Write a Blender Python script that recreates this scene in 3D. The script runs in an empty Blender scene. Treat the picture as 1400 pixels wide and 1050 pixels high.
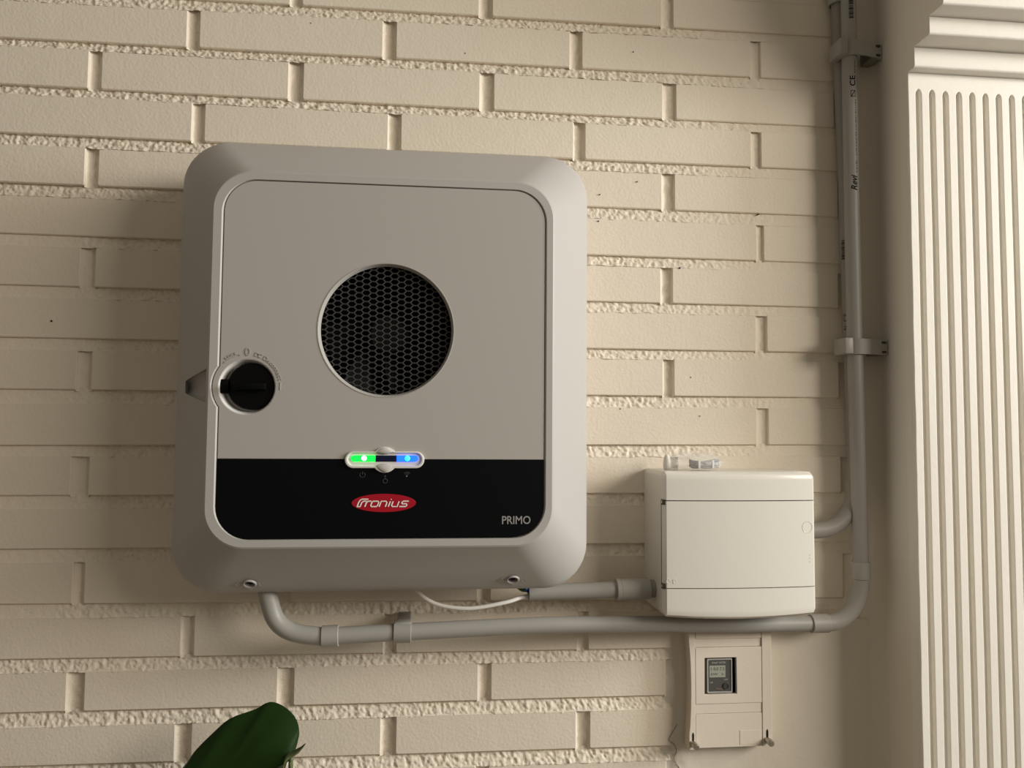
import bpy, bmesh, math, random
from mathutils import Vector, Matrix, noise

random.seed(7)
PI = math.pi
scene = bpy.context.scene
col = scene.collection

# ------------------------------------------------------------------ camera
cam_d = bpy.data.cameras.new('camera')
cam_d.sensor_width = 36.0
cam_d.lens = 36.0 * 1055.0 / 1400.0
cam_d.clip_start = 0.02
cam = bpy.data.objects.new('camera', cam_d)
col.objects.link(cam)
r_ = Vector((0.99458551, -0.10365488, 0.00743784))
u_ = Vector((-0.01328915, -0.05587422, 0.99834937))
f_ = Vector((0.1030682, 0.99304267, 0.05694917))
cam.matrix_world = Matrix(((r_.x, u_.x, -f_.x, 0.32765), (r_.y, u_.y, -f_.y, -1.00937),
                           (r_.z, u_.z, -f_.z, 1.25125), (0, 0, 0, 1)))
scene.camera = cam

# ------------------------------------------------------------------ world, window light, exposure
world = bpy.data.worlds.new('room_light')
scene.world = world
world.use_nodes = True
wb = world.node_tree.nodes['Background']
wb.inputs['Color'].default_value = (1.0, 0.89, 0.72, 1)
wb.inputs['Strength'].default_value = 0.195

def area_light(name, loc, target, sx, sy, power, color):
    d = bpy.data.lights.new(name, 'AREA')
    d.shape = 'RECTANGLE'; d.size = sx; d.size_y = sy
    d.energy = power; d.color = color
    o = bpy.data.objects.new(name, d); col.objects.link(o)
    o.location = loc
    o.rotation_euler = (Vector(target) - Vector(loc)).to_track_quat('-Z', 'Y').to_euler()
    return o
# two windows of the room, both to the right: a far warm one in front, a cooler one almost in line with the wall
area_light('warm_window_light', (3.05, -1.62, 2.10), (0.42, 0.0, 1.36), 2.20, 0.85, 86, (1.0, 0.92, 0.80))
area_light('side_window_daylight', (3.30, -0.95, 1.85), (0.45, -0.1, 1.36), 0.55, 0.85, 46, (0.88, 0.96, 1.0))

scene.view_settings.view_transform = 'Standard'
scene.view_settings.look = 'None'
scene.view_settings.exposure = 0.0
scene.view_settings.gamma = 1.0
scene.view_settings.use_curve_mapping = False

# ------------------------------------------------------------------ materials
def mat(name, color, rough=0.5, bump=None, spec=0.5, metal=0.0, var=0.0, var_scale=8.0, emit=None, trans=0.0, alpha=None, ior=1.45, coat=0.0):
    m = bpy.data.materials.new(name); m.use_nodes = True
    nt = m.node_tree; b = nt.nodes['Principled BSDF']
    b.inputs['Base Color'].default_value = (*color, 1)
    b.inputs['Roughness'].default_value = rough
    b.inputs['Specular IOR Level'].default_value = spec
    b.inputs['Metallic'].default_value = metal
    b.inputs['IOR'].default_value = ior
    b.inputs['Transmission Weight'].default_value = trans
    b.inputs['Coat Weight'].default_value = coat
    tc = nt.nodes.new('ShaderNodeTexCoord')
    geo = nt.nodes.new('ShaderNodeNewGeometry')
    if alpha is not None: b.inputs['Alpha'].default_value = alpha
    if emit:
        b.inputs['Emission Color'].default_value = (*emit[0], 1)
        b.inputs['Emission Strength'].default_value = emit[1]
    if var > 0:
        n = nt.nodes.new('ShaderNodeTexNoise'); n.inputs['Scale'].default_value = var_scale
        n.inputs['Detail'].default_value = 4
        nt.links.new(geo.outputs['Position'], n.inputs['Vector'])
        mr = nt.nodes.new('ShaderNodeMapRange')
        mr.inputs['To Min'].default_value = 1 - var; mr.inputs['To Max'].default_value = 1 + var
        nt.links.new(n.outputs['Fac'], mr.inputs['Value'])
        mx = nt.nodes.new('ShaderNodeVectorMath'); mx.operation = 'SCALE'
        mx.inputs[0].default_value = color
        nt.links.new(mr.outputs['Result'], mx.inputs['Scale'])
        nt.links.new(mx.outputs['Vector'], b.inputs['Base Color'])
    if bump:
        prev = None
        for (sc, det, strength, dist) in bump:
            n = nt.nodes.new('ShaderNodeTexNoise')
            n.inputs['Scale'].default_value = sc; n.inputs['Detail'].default_value = det
            nt.links.new(geo.outputs['Position'], n.inputs['Vector'])
            bp = nt.nodes.new('ShaderNodeBump')
            bp.inputs['Strength'].default_value = strength
            bp.inputs['Distance'].default_value = dist
            nt.links.new(n.outputs['Fac'], bp.inputs['Height'])
            if prev: nt.links.new(prev.outputs['Normal'], bp.inputs['Normal'])
            prev = bp
        nt.links.new(prev.outputs['Normal'], b.inputs['Normal'])
    return m

M = {
 'brick':  mat('cream_painted_brick', (0.79, 0.705, 0.585), 0.55, [(260, 3, 0.35, 0.0012), (30, 2, 0.25, 0.002)], 0.35, var=0.03, var_scale=14),
 'mortar': mat('cream_painted_mortar', (0.79, 0.705, 0.585), 0.55, [(500, 3, 0.4, 0.0012)], 0.35, var=0.03, var_scale=14),
 'plaster': mat('cream_painted_plaster', (0.775, 0.715, 0.615), 0.6, [(220, 3, 0.25, 0.001), (18, 3, 0.3, 0.003)], 0.3, var=0.04, var_scale=9),
 'pier':   mat('ambient_lifted_plaster', (0.82, 0.765, 0.67), 0.6, [(220, 3, 0.25, 0.001), (18, 3, 0.3, 0.003)], 0.3, var=0.03, var_scale=9),  # patch plaster made lighter, missing ambient on the pier put into the colour
 'trim':   mat('white_painted_trim', (0.84, 0.80, 0.725), 0.5, [(160, 3, 0.2, 0.001), (25, 2, 0.15, 0.002)], 0.35, var=0.02),
 'floor':  mat('brown_floor_tile', (0.14, 0.11, 0.08), 0.5, [(60, 3, 0.2, 0.001)], 0.4, var=0.1),
 'grey':   mat('light_grey_powder_coat', (0.47, 0.45, 0.43), 0.48, [(1500, 2, 0.12, 0.0003)], 0.4),
 'panel':  mat('light_grey_front_plastic', (0.46, 0.435, 0.405), 0.5, [(1800, 2, 0.10, 0.0003)], 0.35),
 'black':  mat('black_front_plastic', (0.0025, 0.003, 0.004), 0.5, [(1800, 2, 0.08, 0.0003)], 0.12),
 'knob':   mat('black_knob_plastic', (0.003, 0.003, 0.0035), 0.45, [(900, 2, 0.06, 0.0003)], 0.12),
 'cavity': mat('black_cavity', (0.004, 0.004, 0.004), 0.8, [(300, 2, 0.1, 0.001)], 0.1),
 'fan':    mat('dark_fan_plastic', (0.010, 0.010, 0.010), 0.5, [(300, 2, 0.1, 0.001)], 0.3),
 'grille': mat('dark_grey_expanded_metal', (0.050, 0.049, 0.048), 0.5, [(900, 2, 0.1, 0.0004)], 0.4),
 'emboss': mat('embossed_grey_plastic', (0.40, 0.38, 0.355), 0.5, [(1800, 2, 0.10, 0.0003)], 0.35),
 'white_lens': mat('white_light_housing', (0.78, 0.765, 0.74), 0.35, [(900, 2, 0.05, 0.0003)], 0.5),
 'cap':    mat('grey_button_cap', (0.60, 0.575, 0.55), 0.4, [(900, 2, 0.05, 0.0003)], 0.5),
 'green':  mat('lit_green_lens', (0.02, 0.4, 0.05), 0.3, None, 0.4, emit=((0.0, 1.0, 0.03), 3.0)),
 'green_core': mat('lit_green_diode', (0.3, 0.9, 0.5), 0.3, None, 0.4, emit=((0.45, 1.0, 0.75), 4.0)),
 'blue':   mat('lit_blue_lens', (0.02, 0.1, 0.5), 0.3, None, 0.4, emit=((0.004, 0.05, 1.0), 4.5)),
 'blue_core': mat('lit_blue_diode', (0.2, 0.7, 0.9), 0.3, None, 0.4, emit=((0.0, 0.75, 1.0), 3.0)),
 'dark_lens': mat('dark_glass_lens', (0.003, 0.006, 0.035), 0.12, None, 0.5),
 'red':    mat('red_badge', (0.42, 0.006, 0.02), 0.4, [(900, 2, 0.04, 0.0003)], 0.4),
 'badge_white': mat('pale_badge_lettering', (0.85, 0.77, 0.74), 0.4, [(900, 2, 0.04, 0.0003)], 0.4),
 'print_grey': mat('grey_print', (0.30, 0.29, 0.28), 0.5, [(900, 2, 0.04, 0.0003)], 0.3),
 'icon':   mat('dim_icon_print', (0.045, 0.05, 0.055), 0.5, [(900, 2, 0.04, 0.0003)], 0.3),
 'box':    mat('glossy_white_plastic', (0.80, 0.765, 0.695), 0.16, [(12, 2, 0.06, 0.002)], 0.5),
 'box_base': mat('white_box_plastic', (0.68, 0.65, 0.59), 0.3, [(500, 2, 0.05, 0.0005)], 0.45),
 'gap':    mat('dark_gap', (0.05, 0.043, 0.035), 0.7, [(300, 2, 0.1, 0.0005)], 0.2),
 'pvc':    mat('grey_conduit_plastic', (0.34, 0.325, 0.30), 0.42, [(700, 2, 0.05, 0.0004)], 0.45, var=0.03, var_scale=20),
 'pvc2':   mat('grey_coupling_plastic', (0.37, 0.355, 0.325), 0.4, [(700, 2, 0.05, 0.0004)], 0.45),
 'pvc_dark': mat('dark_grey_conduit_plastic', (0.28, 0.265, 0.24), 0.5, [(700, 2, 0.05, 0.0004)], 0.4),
 'print':  mat('black_pipe_print', (0.02, 0.018, 0.015), 0.6, [(900, 2, 0.05, 0.0004)], 0.2),
 'faint_print': mat('faded_pipe_print', (0.13, 0.12, 0.105), 0.6, [(900, 2, 0.05, 0.0004)], 0.2),
 'cable':  mat('white_cable_sheath', (0.78, 0.75, 0.70), 0.4, [(700, 2, 0.05, 0.0004)], 0.4),
 'wire_blue': mat('blue_wire', (0.01, 0.06, 0.30), 0.4, [(700, 2, 0.05, 0.0004)], 0.4),
 'wire_black': mat('black_wire', (0.006, 0.006, 0.007), 0.4, [(700, 2, 0.05, 0.0004)], 0.4),
 'wire_green': mat('green_wire', (0.05, 0.14, 0.03), 0.4, [(700, 2, 0.05, 0.0004)], 0.4),
 'cover':  mat('painted_meter_cover', (0.74, 0.66, 0.56), 0.5, [(250, 3, 0.15, 0.0008), (30, 2, 0.1, 0.001)], 0.35, var=0.02),
 'brass':  mat('tarnished_screw', (0.50, 0.45, 0.38), 0.35, [(700, 2, 0.2, 0.0004)], 0.5, metal=0.9),
 'meter':  mat('dark_grey_meter_case', (0.055, 0.053, 0.05), 0.45, [(700, 2, 0.05, 0.0004)], 0.4),
 'meter_face': mat('grey_meter_face', (0.085, 0.082, 0.076), 0.5, [(700, 2, 0.05, 0.0004)], 0.35),
 'meter_frame': mat('pale_meter_frame', (0.42, 0.42, 0.39), 0.4, [(700, 2, 0.05, 0.0004)], 0.4),
 'lcd':    mat('green_grey_display', (0.36, 0.38, 0.32), 0.3, [(700, 2, 0.03, 0.0004)], 0.4),
 'lcd_ink': mat('display_digits', (0.16, 0.17, 0.14), 0.4, [(700, 2, 0.03, 0.0004)], 0.3),
 'red_print': mat('pink_print', (0.36, 0.20, 0.17), 0.5, [(700, 2, 0.03, 0.0004)], 0.3),
 'leaf':   mat('dark_green_leaf', (0.011, 0.034, 0.004), 0.45, [(60, 3, 0.15, 0.001)], 0.2, var=0.15, var_scale=20),
 'young':  mat('pale_green_leaf', (0.10, 0.13, 0.05), 0.4, [(90, 3, 0.15, 0.001)], 0.4, var=0.1, var_scale=30),
 'pot':    mat('terracotta_pot', (0.40, 0.19, 0.11), 0.7, [(90, 3, 0.2, 0.001)], 0.3, var=0.1),
 'soil':   mat('dark_soil', (0.03, 0.02, 0.014), 0.9, [(120, 4, 0.6, 0.004)], 0.1),
 'coil':   mat('grey_cable_coil', (0.30, 0.29, 0.29), 0.4, [(700, 2, 0.05, 0.0004)], 0.4),
 'bag':    mat('clear_plastic_film', (0.95, 0.94, 0.92), 0.12, [(160, 3, 0.5, 0.002)], 0.5, alpha=0.22),
 'crack':  mat('crack_shadow_filler', (0.30, 0.25, 0.19), 0.8, [(300, 2, 0.2, 0.0005)], 0.1),
 'steel':  mat('steel_bracket', (0.35, 0.34, 0.33), 0.4, [(300, 2, 0.1, 0.0005)], 0.5, metal=0.7),
}

# ------------------------------------------------------------------ helpers
def link(name, me, material, parent=None, smooth=None):
    o = bpy.data.objects.new(name, me)
    if material is not None and not me.materials: me.materials.append(M[material])
    col.objects.link(o)
    if parent is not None: o.parent = parent
    if smooth is not None:
        me.polygons.foreach_set('use_smooth', [True] * len(me.polygons))
        me.set_sharp_from_angle(angle=math.radians(smooth))
    return o

def obj(name, verts, faces, material, parent=None, smooth=None):
    me = bpy.data.meshes.new(name)
    me.from_pydata([tuple(v) for v in verts], [], faces)
    bm = bmesh.new(); bm.from_mesh(me)
    bmesh.ops.recalc_face_normals(bm, faces=bm.faces)
    bm.to_mesh(me); bm.free()
    return link(name, me, material, parent, smooth)

def empty(name, loc):
    o = bpy.data.objects.new(name, None); col.objects.link(o)
    o.location = loc; o.empty_display_size = 0.03
    bpy.context.view_layer.update()
    return o

def place(o, parent):
    """parent a mesh built in world coordinates under an Empty"""
    o.parent = parent
    o.matrix_parent_inverse = Matrix.Translation(parent.matrix_world.translation).inverted() if parent.type == 'EMPTY' else Matrix.Identity(4)
    return o

def tag(o, label, cat, group=None, kind=None):
    o['label'] = label; o['category'] = cat
    if group: o['group'] = group
    if kind: o['kind'] = kind
    return o

def rrect(cx, cz, w, h, r, seg=8):
    pts = []
    for (sx, sz, a0) in ((1, 1, 0), (-1, 1, PI/2), (-1, -1, PI), (1, -1, 1.5*PI)):
        for k in range(seg + 1):
            a = a0 + PI/2 * k/seg
            pts.append((cx + sx*(w/2 - r) + r*math.cos(a), cz + sz*(h/2 - r) + r*math.sin(a)))
    return pts

def circle(cx, cz, r, n=48, a0=0.0):
    return [(cx + r*math.cos(a0 + 2*PI*k/n), cz + r*math.sin(a0 + 2*PI*k/n)) for k in range(n)]

def loft(rings, cap0=True, cap1=True):
    n = len(rings[0]); v = []; f = []
    for r in rings: v += list(r)
    for i in range(len(rings) - 1):
        for k in range(n):
            a = i*n + k; b = i*n + (k + 1) % n
            f.append((a, b, b + n, a + n))
    if cap0: f.append(tuple(range(n - 1, -1, -1)))
    if cap1: f.append(tuple(range((len(rings) - 1)*n, len(rings)*n)))
    return v, f

def loft_xz(levels, **k):
    """levels: list of (loop2d, y)"""
    return loft([[(x, y, z) for x, z in lp] for lp, y in levels], **k)

def curve_mesh(loops, y_front, thick, bevel=0.0):
    """filled flat plate with holes in the xz plane, front face at y_front, going back by thick"""
    cu = bpy.data.curves.new('tmp', 'CURVE'); cu.dimensions = '2D'; cu.fill_mode = 'BOTH'
    for lp in loops:
        s = cu.splines.new('POLY'); s.points.add(len(lp) - 1)
        for p, (x, z) in zip(s.points, lp): p.co = (x, z, 0, 1)
        s.use_cyclic_u = True
    cu.extrude = max(thick/2 - bevel, 1e-5); cu.bevel_depth = bevel; cu.bevel_resolution = 1
    if bevel: cu.offset = -bevel
    o = bpy.data.objects.new('tmp', cu); col.objects.link(o)
    dg = bpy.context.evaluated_depsgraph_get(); dg.update()
    me = bpy.data.meshes.new_from_object(o.evaluated_get(dg))
    bpy.data.objects.remove(o); bpy.data.curves.remove(cu)
    # (x, z, h) -> (x, y, z)
    me.transform(Matrix(((1, 0, 0, 0), (0, 0, -1, y_front + thick/2), (0, 1, 0, 0), (0, 0, 0, 1))))
    return me

def plate(name, loops, y_front, thick, material, parent, bevel=0.0, smooth=30):
    me = curve_mesh(loops, y_front, thick, bevel)
    me.name = name
    o = link(name, me, material, None, smooth)
    return place(o, parent)

def text_raw(s, size, depth, offset=0.0, shear=0.0, sx=1.0):
    """text mesh centred at origin in xy plane, thickness in z"""
    cu = bpy.data.curves.new('tmp', 'FONT'); cu.body = s; cu.size = size
    cu.extrude = depth; cu.offset = offset; cu.shear = shear; cu.resolution_u = 3
    cu.align_x = 'CENTER'; cu.align_y = 'CENTER'
    o = bpy.data.objects.new('tmp', cu); col.objects.link(o)
    dg = bpy.context.evaluated_depsgraph_get(); dg.update()
    me = bpy.data.meshes.new_from_object(o.evaluated_get(dg))
    bpy.data.objects.remove(o); bpy.data.curves.remove(cu)
    me.transform(Matrix.Diagonal((sx, 1, 1, 1)))
    return me

TO_WALL = Matrix(((1, 0, 0, 0), (0, 0, -1, 0), (0, 1, 0, 0), (0, 0, 0, 1)))   # xy plane -> xz plane facing -y

def join_meshes(name, meshes):
    bm = bmesh.new()
    for me in meshes:
        bm.from_mesh(me)
    out = bpy.data.meshes.new(name)
    bm.to_mesh(out); bm.free()
    for me in meshes: bpy.data.meshes.remove(me)
    out.materials.clear()
    return out

def text_on_wall(name, s, x, y, z, size, depth, material, parent, rot=0.0, **k):
    me = text_raw(s, size, depth, **k)
    me.materials.clear()
    me.transform(Matrix.Translation((x, y, z)) @ TO_WALL @ Matrix.Rotation(rot, 4, 'Z'))
    me.name = name
    return place(link(name, me, material), parent)

def smooth_path(pts, n=8):
    """Catmull-Rom through pts"""
    P = [Vector(p) for p in pts]; P = [2*P[0] - P[1]] + P + [2*P[-1] - P[-2]]
    out = []
    for i in range(1, len(P) - 2):
        a, b, c, d = P[i-1], P[i], P[i+1], P[i+2]
        for k in range(n):
            t = k/n
            out.append(0.5*((2*b) + (c - a)*t + (2*a - 5*b + 4*c - d)*t*t + (3*b - a - 3*c + d)*t**3))
    out.append(P[-2]); return out

def tube_data(pts, r, n=20, radii=None, caps=True):
    P = [Vector(p) for p in pts]
    t0 = (P[1] - P[0]).normalized()
    ref = Vector((0, 0, 1)) if abs(t0.z) < 0.9 else Vector((1, 0, 0))
    nrm = (ref - t0*ref.dot(t0)).normalized()
    rings = []
    for i, p in enumerate(P):
        if i == 0: t = t0
        elif i == len(P) - 1: t = (P[-1] - P[-2]).normalized()
        else: t = (P[i+1] - P[i-1]).normalized()
        nrm = (nrm - t*nrm.dot(t)).normalized()
        bi = t.cross(nrm)
        rr = radii[i] if radii else r
        rings.append([p + rr*(math.cos(2*PI*k/n)*nrm + math.sin(2*PI*k/n)*bi) for k in range(n)])
    return loft(rings, caps, caps)

def tube(name, pts, r, material, parent=None, n=20, radii=None, smooth=40):
    v, f = tube_data(pts, r, n, radii)
    o = obj(name, v, f, material, None, smooth)
    if parent is not None: place(o, parent)
    return o

def sleeve(name, p0, p1, r_in, r_out, material, parent, n=28, lip=0.0008):
    """open pipe / collar with wall thickness between two points"""
    p0 = Vector(p0); p1 = Vector(p1); t = (p1 - p0).normalized()
    ref = Vector((0, 0, 1)) if abs(t.z) < 0.9 else Vector((1, 0, 0))
    a = (ref - t*ref.dot(t)).normalized(); b = t.cross(a)
    prof = [(0, r_in), (0, r_out - lip), (lip, r_out), ((p1 - p0).length - lip, r_out), ((p1 - p0).length, r_out - lip), ((p1 - p0).length, r_in)]
    rings = [[p0 + t*s + rr*(math.cos(2*PI*k/n)*a + math.sin(2*PI*k/n)*b) for k in range(n)] for s, rr in prof]
    rings.append(rings[0])
    v, f = loft(rings, False, False)
    me = bpy.data.meshes.new(name); me.from_pydata([tuple(q) for q in v], [], f)
    bm = bmesh.new(); bm.from_mesh(me); bmesh.ops.remove_doubles(bm, verts=bm.verts, dist=1e-6)
    bmesh.ops.recalc_face_normals(bm, faces=bm.faces); bm.to_mesh(me); bm.free()
    return place(link(name, me, material, None, 30), parent)

def box_data(x0, x1, y0, y1, z0, z1):
    v = [(x, y, z) for x in (x0, x1) for y in (y0, y1) for z in (z0, z1)]
    f = [(0, 1, 3, 2), (4, 6, 7, 5), (0, 4, 5, 1), (2, 3, 7, 6), (0, 2, 6, 4), (1, 5, 7, 3)]
    return v, f

def bevel_box(name, x0, x1, y0, y1, z0, z1, bev, material, parent=None, seg=2):
    v, f = box_data(x0, x1, y0, y1, z0, z1)
    bm = bmesh.new()
    vs = [bm.verts.new(p) for p in v]
    for q in f: bm.faces.new([vs[i] for i in q])
    bmesh.ops.recalc_face_normals(bm, faces=bm.faces)
    if bev: bmesh.ops.bevel(bm, geom=list(bm.edges), offset=bev, segments=seg, affect='EDGES', profile=0.5)
    me = bpy.data.meshes.new(name); bm.to_mesh(me); bm.free()
    o = link(name, me, material, None, 35)
    if parent is not None: place(o, parent)
    return o

def boolean_cut(o, cutters):
    for v, f in cutters:
        c = obj('cutter', v, f, 'grey')
        md = o.modifiers.new('cut', 'BOOLEAN'); md.operation = 'DIFFERENCE'; md.solver = 'EXACT'; md.object = c
    dg = bpy.context.evaluated_depsgraph_get(); dg.update()
    me = bpy.data.meshes.new_from_object(o.evaluated_get(dg))
    cs = [m.object for m in o.modifiers]
    o.modifiers.clear(); old = o.data; o.data = me; bpy.data.meshes.remove(old)
    for c in cs:
        d = c.data; bpy.data.objects.remove(c); bpy.data.meshes.remove(d)
    me.polygons.foreach_set('use_smooth', [True]*len(me.polygons))
    me.set_sharp_from_angle(angle=math.radians(22))

def bands_mesh(segments, r, n=6, flat=None):
    """several short tubes joined as one mesh (strokes of a letter or a mesh grille)"""
    V = []; F = []
    for pts in segments:
        v, f = tube_data(pts, r, n)
        b = len(V); V += v; F += [tuple(i + b for i in q) for q in f]
    return V, F

# ------------------------------------------------------------------ the brick wall
# courses measured on the wall: underside of a brick course at x=-0.2 and x=0.93, top of the next course below at the same places
BANDS = [
  (1.8042, 1.8075, 1.7882, 1.7959), (1.7392, 1.7431, 1.7290, 1.7276), (1.6788, 1.6766, 1.6671, 1.6650),
  (1.6167, 1.6144, 1.6023, 1.6007), (1.5537, 1.5492, 1.5385, 1.5338), (1.4890, 1.4829, 1.4752, 1.4700),
  (1.4245, 1.4209, 1.4100, 1.4082), (1.3590, 1.3582, 1.3443, 1.3468), (1.2947, 1.2963, 1.2780, 1.2823),
  (1.2253, 1.2320, 1.2133, 1.2166), (1.1639, 1.1666, 1.1484, 1.1527), (1.0990, 1.1002, 1.0835, 1.0860),
  (1.0329, 1.0240, 1.0171, 1.0116), (0.9667, 0.9614, 0.9518, 0.9490), (0.9033, 0.9009, 0.8870, 0.8855),
  (0.8403, 0.8357, 0.8238, 0.8194)]
JOINTS = {
 0: {3: (0.1358, 0.1509), 5: (0.3844, 0.4017), 7: (0.6365, 0.6527)},
 1: {2: (0.0068, 0.0218), 4: (0.2571, 0.2739), 6: (0.5086, 0.5247), 8: (0.7646, 0.7779)},
 2: {1: (-0.1121, -0.0975), 3: (0.1362, 0.1544), 5: (0.3866, 0.4047), 7: (0.6381, 0.6562)},
 3: {2: (0.0164, 0.0314), 4: (0.2659, 0.2821), 6: (0.514, 0.529), 8: (0.7633, 0.777)},
 4: {1: (-0.112, -0.097), 7: (0.6366, 0.6535)},
 5: {8: (0.7703, 0.7797)},
 6: {1: (-0.1133, -0.0959), 7: (0.6346, 0.6499)},
 7: {8: (0.7678, 0.7824)},
 8: {1: (-0.1128, -0.0955), 7: (0.6372, 0.6513)},
 9: {8: (0.7675, 0.783)},
 10: {1: (-0.1147, -0.0941)},
 12: {1: (-0.1072, -0.0944)},
 13: {2: (0.0227, 0.0376), 4: (0.271, 0.2862), 6: (0.5212, 0.5348)},
 14: {1: (-0.1099, -0.0896), 3: (0.1409, 0.1601), 5: (0.3918, 0.4078)},
 15: {2: (0.0193, 0.0379), 4: (0.2694, 0.2877), 6: (0.5196, 0.5369)},
}
X0, X1 = -0.735, 0.939
ALL = {k: BANDS[k] for k in range(16)}
P_ = 0.0646
for k in range(-9, 0): ALL[k] = tuple(BANDS[0][j] - P_*k for j in (0, 0, 2, 2))
for k in range(16, 28): ALL[k] = tuple(BANDS[15][j] - P_*(k - 15) for j in (0, 0, 2, 2))

def band_z(k, x):
    a0, a1, b0, b1 = ALL[k]; t = min(max((x + 0.2)/1.13, -0.1), 1.1)
    return a0 + (a1 - a0)*t, b0 + (b1 - b0)*t

def course_joints(c):
    par = 0 if c % 2 else 1
    out = []
    for i in range(-6, 12):
        if i % 2 != par: continue
        if i in JOINTS.get(c, {}): out.append(JOINTS[c][i]); continue
        x = -0.2295 + 0.1249*i + random.uniform(-.003, .003)
        if X0 + 0.03 < x < X1 - 0.03: out.append((x - 0.008, x + 0.008))
    return out

wall = tag(obj('wall_back', *box_data(X0, 1.75, 0.0085, 0.12, 0.0, 2.42), 'mortar'),
           'cream painted brick wall carrying the inverter, box and conduits', 'wall', kind='structure')

rb = random.Random(3)
def brick(xa, xb, c):
    """one brick: chamfered slab whose four corners follow the measured courses"""
    zt = lambda x: band_z(c - 1, x)[1]
    zb = lambda x: band_z(c, x)[0]
    dy = rb.uniform(-0.0007, 0.0007)
    def ring(ins, y, cc):
        p = []
        xs = [xa + ins + cc, (2*xa + xb)/3, (xa + 2*xb)/3, xb - ins - cc]
        for x in xs: p.append((x, y, zb(x) + ins))
        p.append((xb - ins, y, zb(xb) + ins + cc)); p.append((xb - ins, y, zt(xb) - ins - cc))
        for x in reversed(xs): p.append((x, y, zt(x) - ins))
        p.append((xa + ins, y, zt(xa) - ins - cc)); p.append((xa + ins, y, zb(xa) + ins + cc))
        return p
    v, f = loft([ring(0, 0.0085, .0012), ring(0, 0.0011 + dy, .0012), ring(0.0011, dy, .0012)], False, True)
    return obj('brick', v, f, 'brick', wall)

def smoothness(x, z):
    """0 = crumbly pointing, 1 = joints filled smooth by paint"""
    s = min(max((x - 0.60)/0.25, 0), 1)
    if 1.0 < z < 1.53: s = max(s, min(max((-0.085 - x)/0.05, 0), 1)*0.85)
    return s

for c in range(-8, 28):
    js = course_joints(c)
    ed = [X0] + [e for j in js for e in j] + [X1]
    for i in range(0, len(ed), 2):
        if ed[i+1] - ed[i] > 0.01: brick(ed[i], ed[i+1], c)
    for (a, b) in js:       # head joints: hollow troughs
        V = []; nx, nz = 8, 16
        xm = (a + b)/2
        z1 = band_z(c - 1, xm)[1] + 0.002; z0 = band_z(c, xm)[0] - 0.002
        for iz in range(nz + 1):
            for ix in range(nx + 1):
                t = ix/nx; x = a - 0.001 + (b - a + 0.002)*t; z = z0 + (z1 - z0)*iz/nz
                s = smoothness(x, z)
                y = 0.0022 + 0.0046*math.sin(PI*t)**0.8 * (1 - 0.65*s)
                y += (0.0013*(1 - s) + 0.0003)*noise.noise((x*230, z*160, c*3.1))
                V.append((x, min(y, 0.0083), z))
        F = [(iz*(nx+1)+ix, iz*(nx+1)+ix+1, (iz+1)*(nx+1)+ix+1, (iz+1)*(nx+1)+ix) for iz in range(nz) for ix in range(nx)]
        me = bpy.data.meshes.new('mortar_joint'); me.from_pydata(V, [], F)
        link('mortar_joint', me, 'mortar', wall, 180)

for k in range(-9, 28):     # bed joints: weathered, recessed under the brick above, crumbly
    fine = 0 <= k <= 15
    nx = 1050 if fine else 200; nt = 11 if fine else 4
    V = []
    for ix in range(nx + 1):
        x = X0 + (X1 - X0)*ix/nx
        zt, zb = band_z(k, x)
        s = smoothness(x, zt); cr = 1 - s
        wob = 0.0011*noise.noise((x*60, k*7.7, 1.5))*cr
        for it in range(nt + 1):
            t = it/nt
            z = zt + 0.0015 + (zb - zt - 0.0030 + wob)*t
            y = 0.0062*(1 - t)**0.8*(1 - 0.55*s) - 0.0002*t + 0.0006*s
            y += cr*0.0016*noise.noise((x*190, z*190, k*5.3)) + cr*0.0019*noise.noise((x*400 + 0.4*z*400, z*400, k*2.3)) + cr*0.0007*noise.noise((x*800, z*800, k*1.3)) + 0.0003*noise.noise((x*90, z*90, k))
            if t < 0.08: y = max(y, 0.0055*(1 - 0.6*s))
            V.append((x, min(y, 0.0083), z))
    w = nt + 1
    F = [(ix*w+it, ix*w+it+1, (ix+1)*w+it+1, (ix+1)*w+it) for ix in range(nx) for it in range(nt)]
    me = bpy.data.meshes.new('mortar_bed'); me.from_pydata(V, [], F)
    link('mortar_bed', me, 'mortar', wall, 180)

# smooth plaster patch made good around the meter cover
V = []; nx_, nz_ = 110, 110
for iz in range(nz_ + 1):
    z = 0.70 + 0.297*iz/nz_
    for ix in range(nx_ + 1):
        t = ix/nx_; x = 0.605 + 0.333*(t**1.35)
        e = (x - 0.612 + 0.010*noise.noise((z*30, x*14, 0)) + 0.006*noise.noise((z*110, x*90, 4)))/0.050
        e = min(max(e, 0), 1); e = e*e*(3 - 2*e)
        y = 0.0090 - 0.0114*e + 0.0010*noise.noise((x*120, z*120, 7))*(1 - abs(2*e - 1)) + 0.0003*noise.noise((x*40, z*40, 2))
        V.append((x, y, z))
F = [(iz*(nx_+1)+ix, iz*(nx_+1)+ix+1, (iz+1)*(nx_+1)+ix+1, (iz+1)*(nx_+1)+ix) for iz in range(nz_) for ix in range(nx_)]
me = bpy.data.meshes.new('plaster_patch'); me.from_pydata(V, [], F)
link('plaster_patch', me, 'plaster', wall, 180)
for pl_ in ([(.6535, .8652), (.6455, .8523), (.6426, .845), (.6494, .8391), (.6523, .8297), (.6484, .8224), (.6523, .8148), (.6562, .809)], ):
    P3 = smooth_path([(x, -0.0020, z) for x, z in pl_], 4)
    v, f = tube_data([(p.x, p.y + .0002, p.z) for p in P3], 0.0006, 5, [0.0002 + 0.0004*abs(math.sin(i*1.7)) for i in range(len(P3))])
    obj('crack', v, f, 'crack', wall)
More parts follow.
